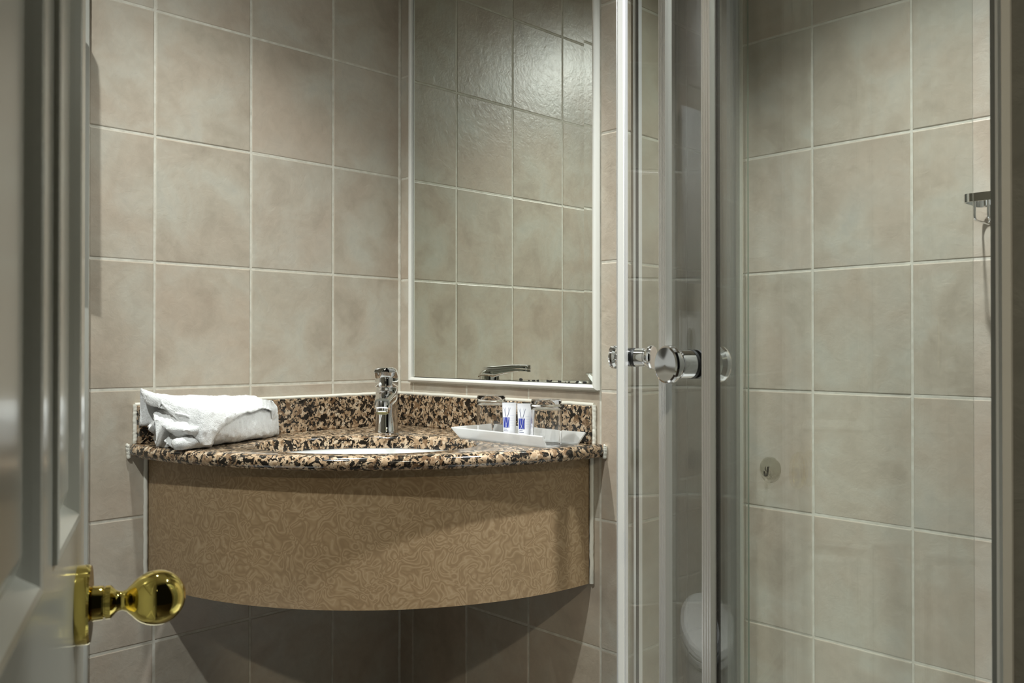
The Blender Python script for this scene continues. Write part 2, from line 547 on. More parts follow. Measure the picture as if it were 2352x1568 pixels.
# curved apron below the worktop
ZA0 = 0.576
RA = 0.618
apr = thing('curved_apron', 'curved beige swirl patterned laminate panel under the granite worktop', 'vanity panel', (0, 0, ZA0))
a0, a1, n = R(0.7), R(89.3), 90
def arcring(r, z): return [(r * math.cos(a0 + (a1 - a0) * i / n), -r * math.sin(a0 + (a1 - a0) * i / n), z) for i in range(n + 1)]
h = ZT - TH - ZA0
mb = MB(); mb.grid([arcring(RA - 0.016, 0), arcring(RA, 0), arcring(RA, h), arcring(RA - 0.016, h), arcring(RA - 0.016, 0)], False, False)
mb.obj('panel', M['laminate'], apr, 40)
for p0, p1 in (((0.004, -RA - 0.004, 0), (0.004, -RA - 0.004, h)), ((RA + 0.004, -0.004, 0), (RA + 0.004, -0.004, h))):
    bead('sealant_bead', wob(p0, p1, .0004), 0.0044, apr)['label'] = 'white sealant bead'

# washbasin under the hole
BO = -0.010
bas = thing('washbasin', 'white oval washbasin set under the granite worktop', 'basin', (HC.x, HC.y, ZT - TH - 0.155))
def ell(sc, z, extra=0.0):
    out = []
    for i in range(72):
        a = 2 * math.pi * i / 72
        p_, q_ = (0.208 * sc + extra) * math.cos(a), (0.143 * sc + extra) * math.sin(a) + BO
        out.append((0.70711 * (p_ + q_), 0.70711 * (p_ - q_), z))
    return out
D = 0.155
rings = [ell(1.0, D - 0.0005, 0.005), ell(1.0, D - 0.0005, 0.001)]
for i in range(1, 13):
    t_ = i / 12
    rings.append(ell(max(0.08, (1 - t_ ** 2.6) ** 0.5 * 1.0), D - 0.008 - (D - 0.020) * (t_ ** 0.85), 0.0))
rings2 = [ell(max(0.1, (1 - (i / 12) ** 2.6) ** 0.5), D - 0.014 - (D - 0.016) * ((i / 12) ** 0.85), 0.006) for i in range(12, 0, -1)] + [ell(1.0, D - 0.014, 0.005), rings[0]]
mb = MB(); mb.grid(rings + rings2, True, False)
mb.obj('bowl', M['porcelain'], bas, 60)
MB().lathe([(0.0, 0.0145), (0.020, 0.0145), (0.022, 0.012), (0.022, 0.004)], 32).obj('drain', M['drain'], bas, 40)

# ------------------------------------------------------------------ mixer tap
TX, TY = 0.163, -0.159
tap = thing('mixer_tap', 'polished chrome single lever mixer tap at the back of the basin', 'tap', (TX, TY, ZT), R(-41.5))
# local +x is the way the spout points
body = [(0.0265, 0), (0.0265, 0.004), (0.0245, 0.007), (0.0238, 0.05), (0.0238, 0.093), (0.0225, 0.096)]
MB().lathe(body, 56).obj('body', M['chrome'], tap, 40)
# spout: loft from the body outwards
rings = []
for i in range(13):
    t_ = i / 12
    x = 0.004 + 0.098 * t_
    z = 0.080 - 0.004 * t_ - 0.006 * t_ * t_
    hw = 0.0225 - 0.0065 * t_; hh = 0.0155 - 0.005 * t_
    rings.append([(x, hw * math.copysign(abs(math.cos(a)) ** 0.8, math.cos(a)), z + hh * math.copysign(abs(math.sin(a)) ** 0.85, math.sin(a))) for a in [2 * math.pi * j / 28 for j in range(28)]])
sp = MB(); sp.grid(rings)
sp.obj('spout', M['chrome'], tap, 50)
ax = (0.34, 0, -1)
MB().lathe([(0.0165, -0.004), (0.0172, 0.004), (0.0172, 0.009), (0.0155, 0.011), (0.0150, 0.017), (0.0128, 0.018), (0.0128, 0.016)], 36, (0.092, 0, 0.066), ax, False).obj('aerator_collar', M['chrome'], tap, 30)
MB().lathe([(0.0, 0.0155), (0.0129, 0.0155), (0.0129, 0.013)], 30, (0.092, 0, 0.066), ax).obj('aerator', M['aerator'], tap, 30)['label'] = 'olive aerator mesh inside the spout end'
MB().lathe([(0.0228, 0.0955), (0.0215, 0.098), (0.0215, 0.0995), (0.0252, 0.1005), (0.0258, 0.104), (0.0256, 0.118), (0.0245, 0.124)], 56).obj('cartridge_cap', M['chrome'], tap, 35)
# lever: dome over the cap and an arm that sweeps forwards
rings = []
NL = 22
for i in range(NL + 1):
    t_ = i / NL
    x = -0.0262 + 0.128 * t_
    if x < 0.016:
        wv = math.sqrt(max(0.0001, 0.0258 ** 2 - min(0, x) ** 2)) if x < 0 else 0.0258
        zb = 0.1175; ztp = 0.1195 + 0.0245 * math.sqrt(max(0.0, 1 - ((x - 0.016) / 0.043) ** 2))
    else:
        s_ = (x - 0.016) / 0.086
        wv = (0.0258 - 0.0035 * s_) * (1 if s_ < 0.9 else math.sqrt(max(0.15, 1 - ((s_ - 0.9) / 0.1) ** 2 * 0.85)))
        zb = 0.1175 + 0.0215 * min(1, s_ * 1.5) ** 0.75 - 0.003 * s_
        ztp = max(0.1440 + 0.005 * math.sin(s_ * 2.2) - 0.002 * s_, zb + 0.0055)
    zc, hh = (zb + ztp) / 2, (ztp - zb) / 2
    rings.append([(x, wv * math.copysign(abs(math.cos(a)) ** 0.55, math.cos(a)), zc + hh * math.copysign(abs(math.sin(a)) ** 0.7, math.sin(a)) - max(0.0, min(1.0, (x + 0.01) / 0.03)) * (0.0055 * abs(math.cos(a)) ** 2.2 + (0.0022 * (1 - abs(math.cos(a))) if math.sin(a) > 0 else 0))) for a in [2 * math.pi * j / 36 for j in range(36)]])
lv = MB(); lv.grid(rings); lv_o = lv.obj('lever', M['chrome'], tap, 45); lv_o.rotation_euler = (0, 0, R(3))
MB().lathe([(0.0, 0.0), (0.0026, 0.0), (0.0026, 0.0008), (0.0, 0.0010)], 16, (0.0256, 0, 0.1105), (1, 0, 0)).obj('marker', M['black'], tap, 40)['label'] = 'small dark marker dot'

# ------------------------------------------------------------------ mirror
mir = thing('wall_mirror', 'tall wall mirror in a white plastic frame above the basin', 'mirror', ((MX0 + MX1) / 2, 0.0, MZ0))
hw = (MX1 - MX0) / 2; mh = MZ1 - MZ0; FWD = 0.0125
def mirror_glass():
    bw, dp = 0.0245, -0.0004
    x0, x1, z0, z1 = -hw + 0.0140, hw - 0.0112, 0.0125, mh - 0.0112
    vs = [(x0, 0, z0), (x1, 0, z0), (x1, 0, z1), (x0, 0, z1)]
    vi = [(x0 + bw, -dp, z0 + bw), (x1 - bw, -dp, z0 + bw), (x1 - bw, -dp, z1 - bw), (x0 + bw, -dp, z1 - bw)]
    bk = [(x, 0.004, z) for x, _, z in vs]
    o = mesh_obj('glass', vs + vi + bk, [(0, 1, 5, 4), (1, 2, 6, 5), (2, 3, 7, 6), (3, 0, 4, 7), (4, 5, 6, 7), (0, 3, 11, 8), (1, 0, 8, 9), (2, 1, 9, 10), (3, 2, 10, 11), (8, 11, 10, 9)], M['mirror'], mir)
    o.location = (0, -0.0052, 0)
    o.rotation_euler = (0, 0, R(-0.14))
mirror_glass()
sp_ = MB()
for k_ in range(11):
    cx0 = hw * (0.30 + 0.058 * k_) + random.uniform(-0.006, 0.006); rr0 = random.uniform(0.0012, 0.0034)
    pts_ = []
    for j in range(9):
        a = 2 * math.pi * j / 9; q_ = rr0 * random.uniform(0.5, 1.2)
        pts_.append((cx0 + q_ * 1.5 * math.cos(a), 0.0128 + max(0.0, q_ * (0.6 + math.sin(a)))))
    sp_.grid([[(x_, -0.0066, z_) for x_, z_ in pts_], [(x_, -0.0062, z_) for x_, z_ in pts_]])
so_ = sp_.obj('worn_silver_spots', M['black'], mir); so_['kind'] = 'stuff'; so_['label'] = 'dark worn spots along the bottom edge of the mirror'
MB().box(-hw + 0.004, hw - 0.004, -0.0012, 0.0004, 0.004, mh - 0.004).obj('backing', M['black'], mir)['label'] = 'black backing board showing as a thin line'
def frame_bar(p0, p1, inward):
    """quarter round strip between two corners"""
    a, b = Vector(p0), Vector(p1); inn = Vector(inward)
    sec = [(0.0, 0.0), (0.0, -0.009), (0.0018, -0.0118), (0.005, -0.0132), (0.0085, -0.0122), (0.011, -0.0098), (0.011, 0.0)]
    r0 = []; r1 = []
    d = (b - a).normalized()
    for s_, y_ in sec:
        r0.append(a + inn * s_ + d * s_ + Vector((0, y_, 0)))
        r1.append(b + inn * s_ - d * s_ + Vector((0, y_, 0)))
    mb = MB(); mb.grid([r0, r1]); return mb.obj('frame_strip', M['white_pvc'], mir, 35)
frame_bar((-hw, 0, 0), (hw, 0, 0), (0, 0, 1))
frame_bar((-hw, 0, mh), (hw, 0, mh), (0, 0, -1))
frame_bar((-hw, 0, 0), (-hw, 0, mh), (1, 0, 0))
frame_bar((hw, 0, 0), (hw, 0, mh), (-1, 0, 0))

# ------------------------------------------------------------------ folded towel
from mathutils import noise as mnoise
def towel():
    t = thing('folded_towel', 'folded white terry hand towel lying on the granite worktop', 'towel', (0.09, -0.52, ZT))
    ox, oy = 0.09, -0.52
    def fuzz(p, amp=0.0022):
        p = Vector(p); return p + Vector((mnoise.noise(p * 95), mnoise.noise(p * 95 + Vector((9, 3, 1))), mnoise.noise(p * 95 + Vector((2, 7, 5))))) * amp \
            + Vector((mnoise.noise(p * 24), mnoise.noise(p * 24 + Vector((4, 4, 4))), mnoise.noise(p * 24 + Vector((8, 1, 6))))) * amp * 1.3 \
            + Vector((mnoise.noise(p * 330), mnoise.noise(p * 330 + Vector((5, 2, 8))), mnoise.noise(p * 330 + Vector((1, 9, 4))))) * 0.0008
    def lerp_tab(tab, y):
        for (y0, *a), (y1, *b) in zip(tab, tab[1:]):
            if y <= y1 or (y1, *b) == tab[-1]:
                k = max(0, min(1, (y - y0) / (y1 - y0))); k = k * k * (3 - 2 * k) if False else k
                return [p + (q - p) * k for p, q in zip(a, b)]
    N, Mm = 150, 120
    # lower folded bundle: y, x_back, x_front, z_top
    tab = [(-0.634, 0.070, 0.130, 0.050), (-0.628, 0.048, 0.165, 0.066), (-0.615, 0.036, 0.186, 0.071), (-0.60, 0.031, 0.196, 0.070), (-0.56, 0.028, 0.186, 0.070), (-0.50, 0.026, 0.160, 0.070), (-0.44, 0.025, 0.127, 0.069),
           (-0.40, 0.026, 0.104, 0.063), (-0.380, 0.030, 0.088, 0.054), (-0.371, 0.040, 0.072, 0.040)]
    rings = []
    for i in range(N + 1):
        y = -0.634 + 0.263 * i / N
        xb, xf, zt_ = lerp_tab(tab, y)
        cx, hx, hz = (xb + xf) / 2, (xf - xb) / 2, zt_ / 2
        ring = []
        for j in range(Mm):
            a = 2 * math.pi * j / Mm
            ca, sa = math.cos(a), math.sin(a)
            px = cx + hx * math.copysign(abs(ca) ** 0.62, ca); pz = hz + hz * math.copysign(abs(sa) ** 0.7, sa)
            q = fuzz((px - ox, y - oy, pz))
            e_ = max(0.0, min(1.0, (-0.585 - y) / 0.03))
            fold = math.sin(pz * 210 + px * 35 + 3 * mnoise.noise(Vector((px * 22, y * 30, pz * 18))))
            q.y += -0.010 * e_ * fold * (0.5 + 0.5 * math.sin(pz * 45))
            q.x += 0.004 * e_ * fold
            q.z = max(q.z, 0.0008)
            ring.append(q)
        rings.append(ring)
    lo_ = MB(); lo_.grid(rings)
    lo_.obj('lower_fold', M['terry'], t, 80)
    # upper flap: thick sheet from the back over the top and down the front
    tab = [  # y, x_back, x_front, z_top, z_front_edge, thickness
        (-0.643, 0.024, 0.058, 0.108, 0.094, 0.004), (-0.634, 0.024, 0.100, 0.104, 0.082, 0.008), (-0.624, 0.024, 0.145, 0.100, 0.058, 0.010), (-0.612, 0.024, 0.180, 0.097, 0.030, 0.012), (-0.598, 0.024, 0.202, 0.095, 0.010, 0.014), (-0.580, 0.024, 0.203, 0.094, 0.010, 0.017),
        (-0.565, 0.024, 0.198, 0.093, 0.030, 0.020), (-0.55, 0.024, 0.190, 0.092, 0.045, 0.021), (-0.50, 0.023, 0.163, 0.090, 0.058, 0.022), (-0.44, 0.023, 0.131, 0.088, 0.064, 0.022), (-0.41, 0.024, 0.109, 0.083, 0.060, 0.020), (-0.392, 0.028, 0.092, 0.073, 0.056, 0.015), (-0.384, 0.034, 0.080, 0.066, 0.052, 0.008)]
    rings = []; K = 56
    for i in range(N + 1):
        y = -0.643 + 0.259 * i / N
        xb, xf, zt_, zf, th = lerp_tab(tab, y)
        path = []
        for j in range(K + 1):
            s_ = j / K
            if s_ < 0.25:
                q = s_ / 0.25; path.append((xb + 0.002, 0.035 + (zt_ - 0.035 - 0.012) * q))
            elif s_ < 0.72:
                q = (s_ - 0.25) / 0.47
                px = xb + 0.002 + (xf - xb - 0.012) * q
                path.append((px, zt_ - 0.012 * (1 - math.sin(min(1, q * 3) * math.pi / 2)) - 0.022 * q ** 2.6))
            else:
                q = (s_ - 0.72) / 0.28
                zs = zt_ - 0.022
                path.append((xf - 0.012 + 0.012 * math.sin(q * math.pi * 0.62) * 1.0, zs - (zs - zf) * q ** 1.3))
        up_, dn = [], []
        for j, (px, pz) in enumerate(path):
            a_, b_ = path[max(0, j - 1)], path[min(K, j + 1)]
            d = Vector((b_[0] - a_[0], b_[1] - a_[1])).normalized(); nrm = Vector((-d.y, d.x))
            tt = th * 0.5 * (1 if 0 < j < K else 0.45)
            up_.append((px + nrm.x * 0.001, pz + nrm.y * 0.001)); dn.append((px - nrm.x * tt * 2, pz - nrm.y * tt * 2))
        sec = up_ + dn[::-1]
        rings.append([fuzz((px - ox, y - oy, pz), 0.0019) for px, pz in sec])
    fl = MB(); fl.grid(rings)
    fl.obj('top_fold', M['terry'], t, 80)
    # rolled edges peeping out at the left end
    for (bx, bz, r0, y0, y1) in ((0.176, 0.0125, 0.0115, -0.640, -0.57),):
        rs = []
        for i in range(13):
            y = y0 + (y1 - y0) * i / 12
            rr_ = r0 * (0.80 + 0.2 * min(1, i / 2))
            ring = []
            for j in range(28):
                a = 2 * math.pi * j / 28
                q = fuzz((bx - ox + rr_ * 1.25 * math.cos(a), y - oy, bz + rr_ * math.sin(a)), 0.002); q.z = max(q.z, 0.001)
                ring.append(q)
            rs.append(ring)
        mb = MB(); mb.grid(rs)
        mb.obj('rolled_edge', M['terry'], t, 80)
towel()

# ------------------------------------------------------------------ tray, tumblers, tubes
TZ = ZT
trx0, trx1, try0, try1 = 0.377, 0.620, -0.131, -0.040     # tray floor
tray = thing('acrylic_tray', 'frosted acrylic tray with flared sides holding tumblers and tubes', 'tray', ((trx0 + trx1) / 2, (try0 + try1) / 2, TZ))
cx, cy = (trx0 + trx1) / 2, (try0 + try1) / 2
hx, hy = (trx1 - trx0) / 2, (try1 - try0) / 2
MB().box(-hx, hx, -hy, hy, 0.0, 0.003).obj('floor_plate', M['frosted'], tray)
def flap(p0, p1, q0, q1, nrm):
    n_ = Vector(nrm) * 0.003
    a = [Vector(p) for p in (p0, p1, q1, q0)]
    mb = MB(); mb.grid([[*a], [v + n_ for v in a]])
    return mb.obj('flared_side', M['frosted'], tray)
F_, H_ = 0.014, 0.022
flap((-hx, -hy, 0.001), (hx, -hy, 0.001), (-hx - 0.012, -hy - F_, H_), (hx + 0.002, -hy - F_, H_), (0, 0.8, 0.6))
flap((-hx, hy, 0.001), (hx, hy, 0.001), (-hx, hy + 0.010, H_), (hx + 0.010, hy + 0.010, H_), (0, -0.8, 0.6))
flap((-hx, -hy, 0.001), (-hx, hy, 0.001), (-hx - F_, -hy - 0.006, H_), (-hx - F_, hy + 0.008, H_), (0.8, 0, 0.6))

def tumbler(x, y, label):
    t = thing('tumbler', label, 'glass', (x, y, TZ + 0.0032), 0, 'upturned tumblers on the tray')
    ro, H = 0.0300, 0.0845
    prof = [(ro - 0.0018, 0.0), (ro, 0.0006), (ro, 0.003), (ro, 0.006), (ro - 0.0003, H - 0.022), (ro - 0.0003, H - 0.0195), (ro - 0.0003, H - 0.017), (ro + 0.0004, H - 0.014), (ro + 0.0004, H - 0.010), (ro - 0.0010, H - 0.008), (ro - 0.0006, H - 0.004), (ro - 0.002, H), (0.012, H), (0.009, H - 0.001), (0.0, H - 0.001),
            (0.0, H - 0.013), (ro - 0.006, H - 0.0132), (ro - 0.0032, H - 0.0145), (ro - 0.0023, H - 0.018), (ro - 0.0023, H - 0.0205), (ro - 0.0023, H - 0.023), (ro - 0.0020, 0.006), (ro - 0.0020, 0.003), (ro - 0.0020, 0.001), (ro - 0.0018, 0.0)]
    MB().lathe(prof, 64, caps=False).obj('glass_body', M['glass'], t, 35)
    return t
tumbler(0.588, -0.097, 'right upturned clear tumbler standing nearest the end of the tray')
tumbler(0.413, -0.077, 'left upturned clear tumbler standing behind the two small tubes')

def tube(x, y, rz, label):
    t = thing('toiletry_tube', label, 'tube', (x, y, TZ + 0.0032), rz, 'small white and blue tubes')
    W, H, DP = 0.0145, 0.0665, 0.0095
    zc = 0.008
    def sec(v):   # half width, half depth at height fraction v
        return W * (0.86 + 0.14 * v), max(0.0006, DP * (1 - v ** 1.15) + 0.0006)
    def front(u, v, off=0.0):   # u in -1..1 across, v 0..1 up ; front is local -y
        hw_, hd = sec(v)
        return (u * hw_, -(hd * math.sqrt(max(0, 1 - u * u)) ** 1.0) - off, zc + (H - zc) * v)
    rings = []
    for i in range(15):
        v = i / 14; hw_, hd = sec(v)
        rings.append([(hw_ * math.cos(a), hd * math.sin(a), zc + (H - zc) * v) for a in [2 * math.pi * j / 36 for j in range(36)]])
    rings.append([(W * math.cos(a), 0.0006 * math.sin(a), H + 0.006) for a in [2 * math.pi * j / 36 for j in range(36)]])
    mb = MB(); mb.grid(rings); mb.obj('tube_body', M['tube'], t, 50)
    MB().lathe([(0.0108, 0), (0.0112, 0.001), (0.0112, 0.0075), (0.0105, 0.0085)], 32).obj('cap', M['tube_cap'], t, 40)
    def patch(nm, u0, u1, v0, v1, mat, off=0.00025, nu=6, nv=6, par=t, skew=None):
        vs = []; fs = []
        for i in range(nv + 1):
            for j in range(nu + 1):
                vv = v0 + (v1 - v0) * i / nv
                sh = skew(i / nv) if skew else 0
                vs.append(front(u0 + (u1 - u0) * j / nu + sh, vv, off))
        for i in range(nv):
            for j in range(nu):
                a = i * (nu + 1) + j; fs.append((a, a + 1, a + nu + 2, a + nu + 1))
        return mesh_obj(nm, vs, fs, M[mat], par, 60)
    sq = patch('blue_square', -0.86, 0.06, 0.25, 0.60, 'blue')
    for (ua, ub, cv) in ((-0.62, -0.25, 0.10), (-0.30, -0.68, -0.10), (-0.10, -0.16, 0.14)):
        patch('white_line', -0.02 + ua, 0.02 + ua, 0.25, 0.60, 'tube_cap', 0.0005, 1, 8, t, lambda q, ua=ua, ub=ub, cv=cv: (ub - ua) * q + cv * math.sin(q * math.pi))
    for (ua, ub, cv) in ((-0.58, -0.80, 0.06), (-0.46, -0.55, -0.06), (-0.30, -0.12, 0.12), (-0.22, 0.14, 0.0)):
        patch('thin_line', -0.018 + ua, 0.018 + ua, 0.62, 0.93, 'grey_print', 0.0003, 1, 8, t, lambda q, ua=ua, ub=ub, cv=cv: (ub - ua) * q + cv * math.sin(q * math.pi))
    for k_, (u0, u1) in enumerate(((-0.80, -0.28), (-0.84, -0.10))):
        patch('print_row', u0, u1, 0.19 - 0.055 * k_, 0.205 - 0.055 * k_, 'grey_print', 0.0003, 4, 1)
    for k_ in range(5):
        patch('fine_print_row', 0.14, 0.72, 0.66 - 0.085 * k_, 0.668 - 0.085 * k_, 'pale_print', 0.0003, 4, 1)
    return t
tube(0.4701, -0.080, R(40), 'small white tube with blue square, beside the left tumbler')
tube(0.5133, -0.080, R(42), 'small white tube with blue square, against the right tumbler')

# ------------------------------------------------------------------ quadrant shower enclosure
EC = Vector((1.323, 0.137)); RO, RI = 0.625, 0.605
HT0, HT1 = 0.14, 1.90
def apt(r, a, side):
    a = R(a)
    d = Vector((-math.cos(a), -math.sin(a))) if side == 'x' else Vector((-math.sin(a), -math.cos(a)))
    return EC + d * r
enc = thing('shower_enclosure', 'quadrant glass shower enclosure with aluminium profiles and sliding doors standing open', 'shower', (EC.x, EC.y, 0))
def loc2(p): return (p[0] - EC.x, p[1] - EC.y)
def panel(name, pts_out, pts_in, parent, z0=HT0 + 0.03, z1=HT1 - 0.02):
    po = [loc2(p) for p in pts_out]; pi_ = [loc2(p) for p in pts_in]
    n_ = len(po); vs = []
    for pp, z in ((po, z0), (po, z1), (pi_, z1), (pi_, z0)):
        vs += [(x, y, z) for x, y in pp]
    fs = []; fm = []
    for k in range(4):
        for i in range(n_ - 1):
            a, b = k * n_ + i, k * n_ + i + 1
            c, d = ((k + 1) % 4) * n_ + i + 1, ((k + 1) % 4) * n_ + i
            fs.append((a, b, c, d)); fm.append(1 if k in (1, 3) else 0)
    fs.append((0, n_, 2 * n_, 3 * n_)); fm.append(1)
    fs.append((n_ - 1, 2 * n_ - 1, 3 * n_ - 1, 4 * n_ - 1)); fm.append(1)
    return mesh_obj(name, vs, fs, None, parent, 20, [M['pane'], M['pane_edge']], fm)
GT = 0.005
def curve_pts(r, a0_, a1_, side, n=24): return [apt(r, a0_ + (a1_ - a0_) * i / n, side) for i in range(n + 1)]
fx_o = curve_pts(RO, 10.5, 0, 'x') + [Vector((EC.x - RO, YB - 0.012))]
fx_i = curve_pts(RO - GT, 10.5, 0, 'x') + [Vector((EC.x - RO + GT, YB - 0.012))]
fixed_x = panel('fixed_panel', fx_o, fx_i, enc); fixed_x['label'] = 'fixed glass panel standing along the tiled side wall'
fy_o = curve_pts(RO, 12.5, 0, 'y') + [Vector((XR - 0.009, EC.y - RO))]
fy_i = curve_pts(RO - GT, 12.5, 0, 'y') + [Vector((XR - 0.009, EC.y - RO + GT))]
fixed_y = panel('fixed_panel', fy_o, fy_i, enc); fixed_y['label'] = 'fixed glass panel at the front next to the wall end'
door_x = panel('sliding_door', curve_pts(RI, 22.5, -20.6, 'x', 40), curve_pts(RI - GT, 22.5, -20.6, 'x', 40), enc); door_x['label'] = 'far curved glass sliding door'
door_y = panel('sliding_door', curve_pts(RI, 22.6, -12.2, 'y', 40), curve_pts(RI - GT, 22.6, -12.2, 'y', 40), enc); door_y['label'] = 'near curved glass sliding door'
def profile(name, parent, r, a, side, sec, mat, z0=HT0 + 0.02, z1=HT1 - 0.01, label=None):
    """sec: polygon in (tangent towards the opening, outward) metres"""
    p = apt(r, a, side); aa = R(a)
    if side == 'x':
        outw = Vector((-math.cos(aa), -math.sin(aa))); tan = Vector((math.sin(aa), -math.cos(aa)))
    else:
        outw = Vector((-math.sin(aa), -math.cos(aa))); tan = Vector((-math.cos(aa), math.sin(aa)))
    poly = [loc2(p + tan * s_ + outw * o_) for s_, o_ in sec]
    o = MB().prism(poly, z0, z1).obj(name, M[mat], parent)
    if label: o['label'] = label
    return o
def ridged(s0, s1, o0, o1, n=3, d=0.0012):
    """rectangular section with n shallow grooves on the outward face"""
    pts = [(s0, o0), (s1, o0), (s1, o1)]
    w_ = (s0 - s1) / (2 * n + 1)
    for k in range(2 * n):
        s_ = s1 + w_ * (k + 1)
        a, b = (o1, o1 - d) if k % 2 == 0 else (o1 - d, o1)
        pts += [(s_, a), (s_, b)]
    pts.append((s0, o1))
    return pts
# door edge profiles (leading edges) with white magnetic seals
profile('edge_profile', door_x, RI, 22.3, 'x', ridged(-0.006, 0.010, -0.012, 0.004), 'alu')
profile('magnetic_seal', door_x, RI, 22.3, 'x', [(0.010, -0.010), (0.014, -0.009), (0.014, 0.0), (0.010, 0.002)], 'white_pvc')
profile('edge_profile', door_y, RI, 22.4, 'y', ridged(-0.0085, 0.0065, -0.005, 0.0045, 4), 'alu')
profile('magnetic_seal', door_y, RI, 22.4, 'y', [(0.0065, -0.004), (0.0095, -0.003), (0.0095, 0.001), (0.0065, 0.002)], 'white_pvc')
# edge profiles of the fixed panels
profile('edge_profile', fixed_x, RO, 10.0, 'x', [(-0.010, -0.006), (0.006, -0.006), (0.006, 0.004), (-0.010, 0.004)], 'alu')
profile('seal_strip', fixed_x, RO, 10.0, 'x', [(0.006, -0.007), (0.0085, -0.007), (0.0085, -0.002), (0.006, -0.002)], 'black')
profile('edge_profile', fixed_y, RO, 12.5, 'y', ridged(-0.0065, 0.0065, -0.005, 0.005, 3, 0.0008), 'alu')
profile('seal_strip', fixed_y, RO, 12.5, 'y', [(-0.0080, -0.009), (-0.0065, -0.009), (-0.0065, -0.004), (-0.0080, -0.004)], 'black')
# wall profiles
def ebox(name, x0, x1, y0, y1, mat, parent=enc, z0=HT0, z1=HT1):
    return MB().box(x0 - EC.x, x1 - EC.x, y0 - EC.y, y1 - EC.y, z0, z1).obj(name, M[mat], parent)
ebox('wall_profile', EC.x - RO - 0.004, EC.x - RO + 0.012, YB - 0.034, YB - 0.0005, 'alu_dark')
ebox('wall_profile', EC.x - RO + 0.012, EC.x - RO + 0.026, YB - 0.022, YB - 0.0005, 'alu_dark')
ebox('sealant_bead', EC.x - RO + 0.026, EC.x - RO + 0.031, YB - 0.006, YB - 0.0005, 'sealant')
ebox('wall_profile', 1.4765, XR - 0.0003, -0.4925, -0.4800, 'alu_dark')
ebox('wall_profile', 1.4805, XR - 0.0004, -0.4934, -0.4927, 'alu')
ebox('sealant_bead', XR - 0.0002, XR + 0.0065, -0.4985, -0.4938, 'white_pvc')
# rails and shower tray follow the same outline
def outline(off, n=30):
    pts = [Vector((EC.x - RO - off, YB - 0.001))] + curve_pts(RO + off, 0, 90, 'x', n) + [Vector((XR - 0.001, EC.y - RO - off))]
    return pts
def rail(name, z0, z1, o_in, o_out, mat):
    a = [loc2(p) for p in outline(o_out)]; b = [loc2(p) for p in outline(o_in)]
    mb = MB(); mb.grid([[(x, y, z0) for x, y in a], [(x, y, z1) for x, y in a], [(x, y, z1) for x, y in b], [(x, y, z0) for x, y in b], [(x, y, z0) for x, y in a]], False, False)
    return mb.obj(name, M[mat], enc, 40)
rail('top_rail', HT1 - 0.02, HT1 + 0.02, -0.034, 0.006, 'alu')
rail('bottom_rail', HT0, HT0 + 0.03, -0.034, 0.004, 'alu')
po = [loc2(p) for p in outline(0.020)] + [loc2((XR - 0.001, YB - 0.001))]
pi_ = [loc2(p) for p in outline(-0.05)] + [loc2((XR - 0.03, YB - 0.03))]
pi_[0] = loc2((EC.x - RO + 0.05, YB - 0.03)); pi_[-2] = loc2((XR - 0.03, EC.y - RO + 0.05))
mb = MB(); mb.grid([[(x, y, 0.001) for x, y in po], [(x, y, HT0) for x, y in po], [(x, y, HT0) for x, y in pi_], [(x, y, 0.09) for x, y in pi_]], True, True)
mb.obj('shower_tray', M['porcelain'], enc, 40)
# door knobs: two flared ends either side of the glass with a black washer
def shower_knob(door, a, side, z):
    p = apt(RI - GT / 2, a, side)
    aa = R(a)
    outw = Vector((-math.cos(aa), -math.sin(aa), 0)) if side == 'x' else Vector((-math.sin(aa), -math.cos(aa), 0))
    o = Vector((*loc2(p), z))
    half = [(0.0168, 0.0066), (0.0168, 0.0235), (0.0152, 0.0240), (0.0152, 0.0262), (0.0188, 0.0285), (0.0220, 0.0330), (0.0224, 0.0370), (0.0214, 0.0398), (0.0194, 0.0409), (0.0, 0.0412)]
    mb = MB(); mb.lathe(half, 56, o, outw); mb.lathe(half, 56, o, -outw)
    mb.obj('knob', M['chrome'], door, 22)['label'] = 'chrome double ended door knob'
    MB().lathe([(0.0171, 0.0026), (0.0171, 0.0064)], 40, o, outw).lathe([(0.0171, 0.0026), (0.0171, 0.0064)], 40, o, -outw).obj('knob_washer', M['black'], door, 40)
shower_knob(door_x, 16.4, 'x', 1.019)
shower_knob(door_y, 17.3, 'y', 1.0175)

# ------------------------------------------------------------------ soap basket
sx0, sx1, sy0, sy1, sz = 1.204, 1.330, 0.281, 0.366, 1.291
sbk = thing('soap_basket', 'chrome wire soap basket on the shower wall', 'soap basket', ((sx0 + sx1) / 2, YB - 0.001, sz))
def sl(p): return (p[0] - (sx0 + sx1) / 2, p[1] - YB + 0.001, p[2] - sz)
c_ = [(sx0, sy1), (sx0, sy0), (sx1, sy0), (sx1, sy1)]
def rrect(x0, x1, y0, y1, rad, n=6):
    out = []
    for cx_, cy_, a_ in ((x1 - rad, y1 - rad, 0), (x0 + rad, y1 - rad, 90), (x0 + rad, y0 + rad, 180), (x1 - rad, y0 + rad, 270)):
        for i in range(n + 1):
            a = R(a_ + 90 * i / n); out.append((cx_ + rad * math.cos(a), cy_ + rad * math.sin(a)))
    return out
o_, i_ = rrect(sx0, sx1, sy0, sy1, 0.014), rrect(sx0 + 0.0025, sx1 - 0.0025, sy0 + 0.0025, sy1 - 0.0025, 0.0115)
mb = MB(); mb.grid([[sl((*p, sz + 0.007)) for p in o_], [sl((*p, sz - 0.007)) for p in o_], [sl((*p, sz - 0.007)) for p in i_], [sl((*p, sz + 0.007)) for p in i_], [sl((*p, sz + 0.007)) for p in o_]], True, False)
mb.obj('rim', M['chrome'], sbk, 40)
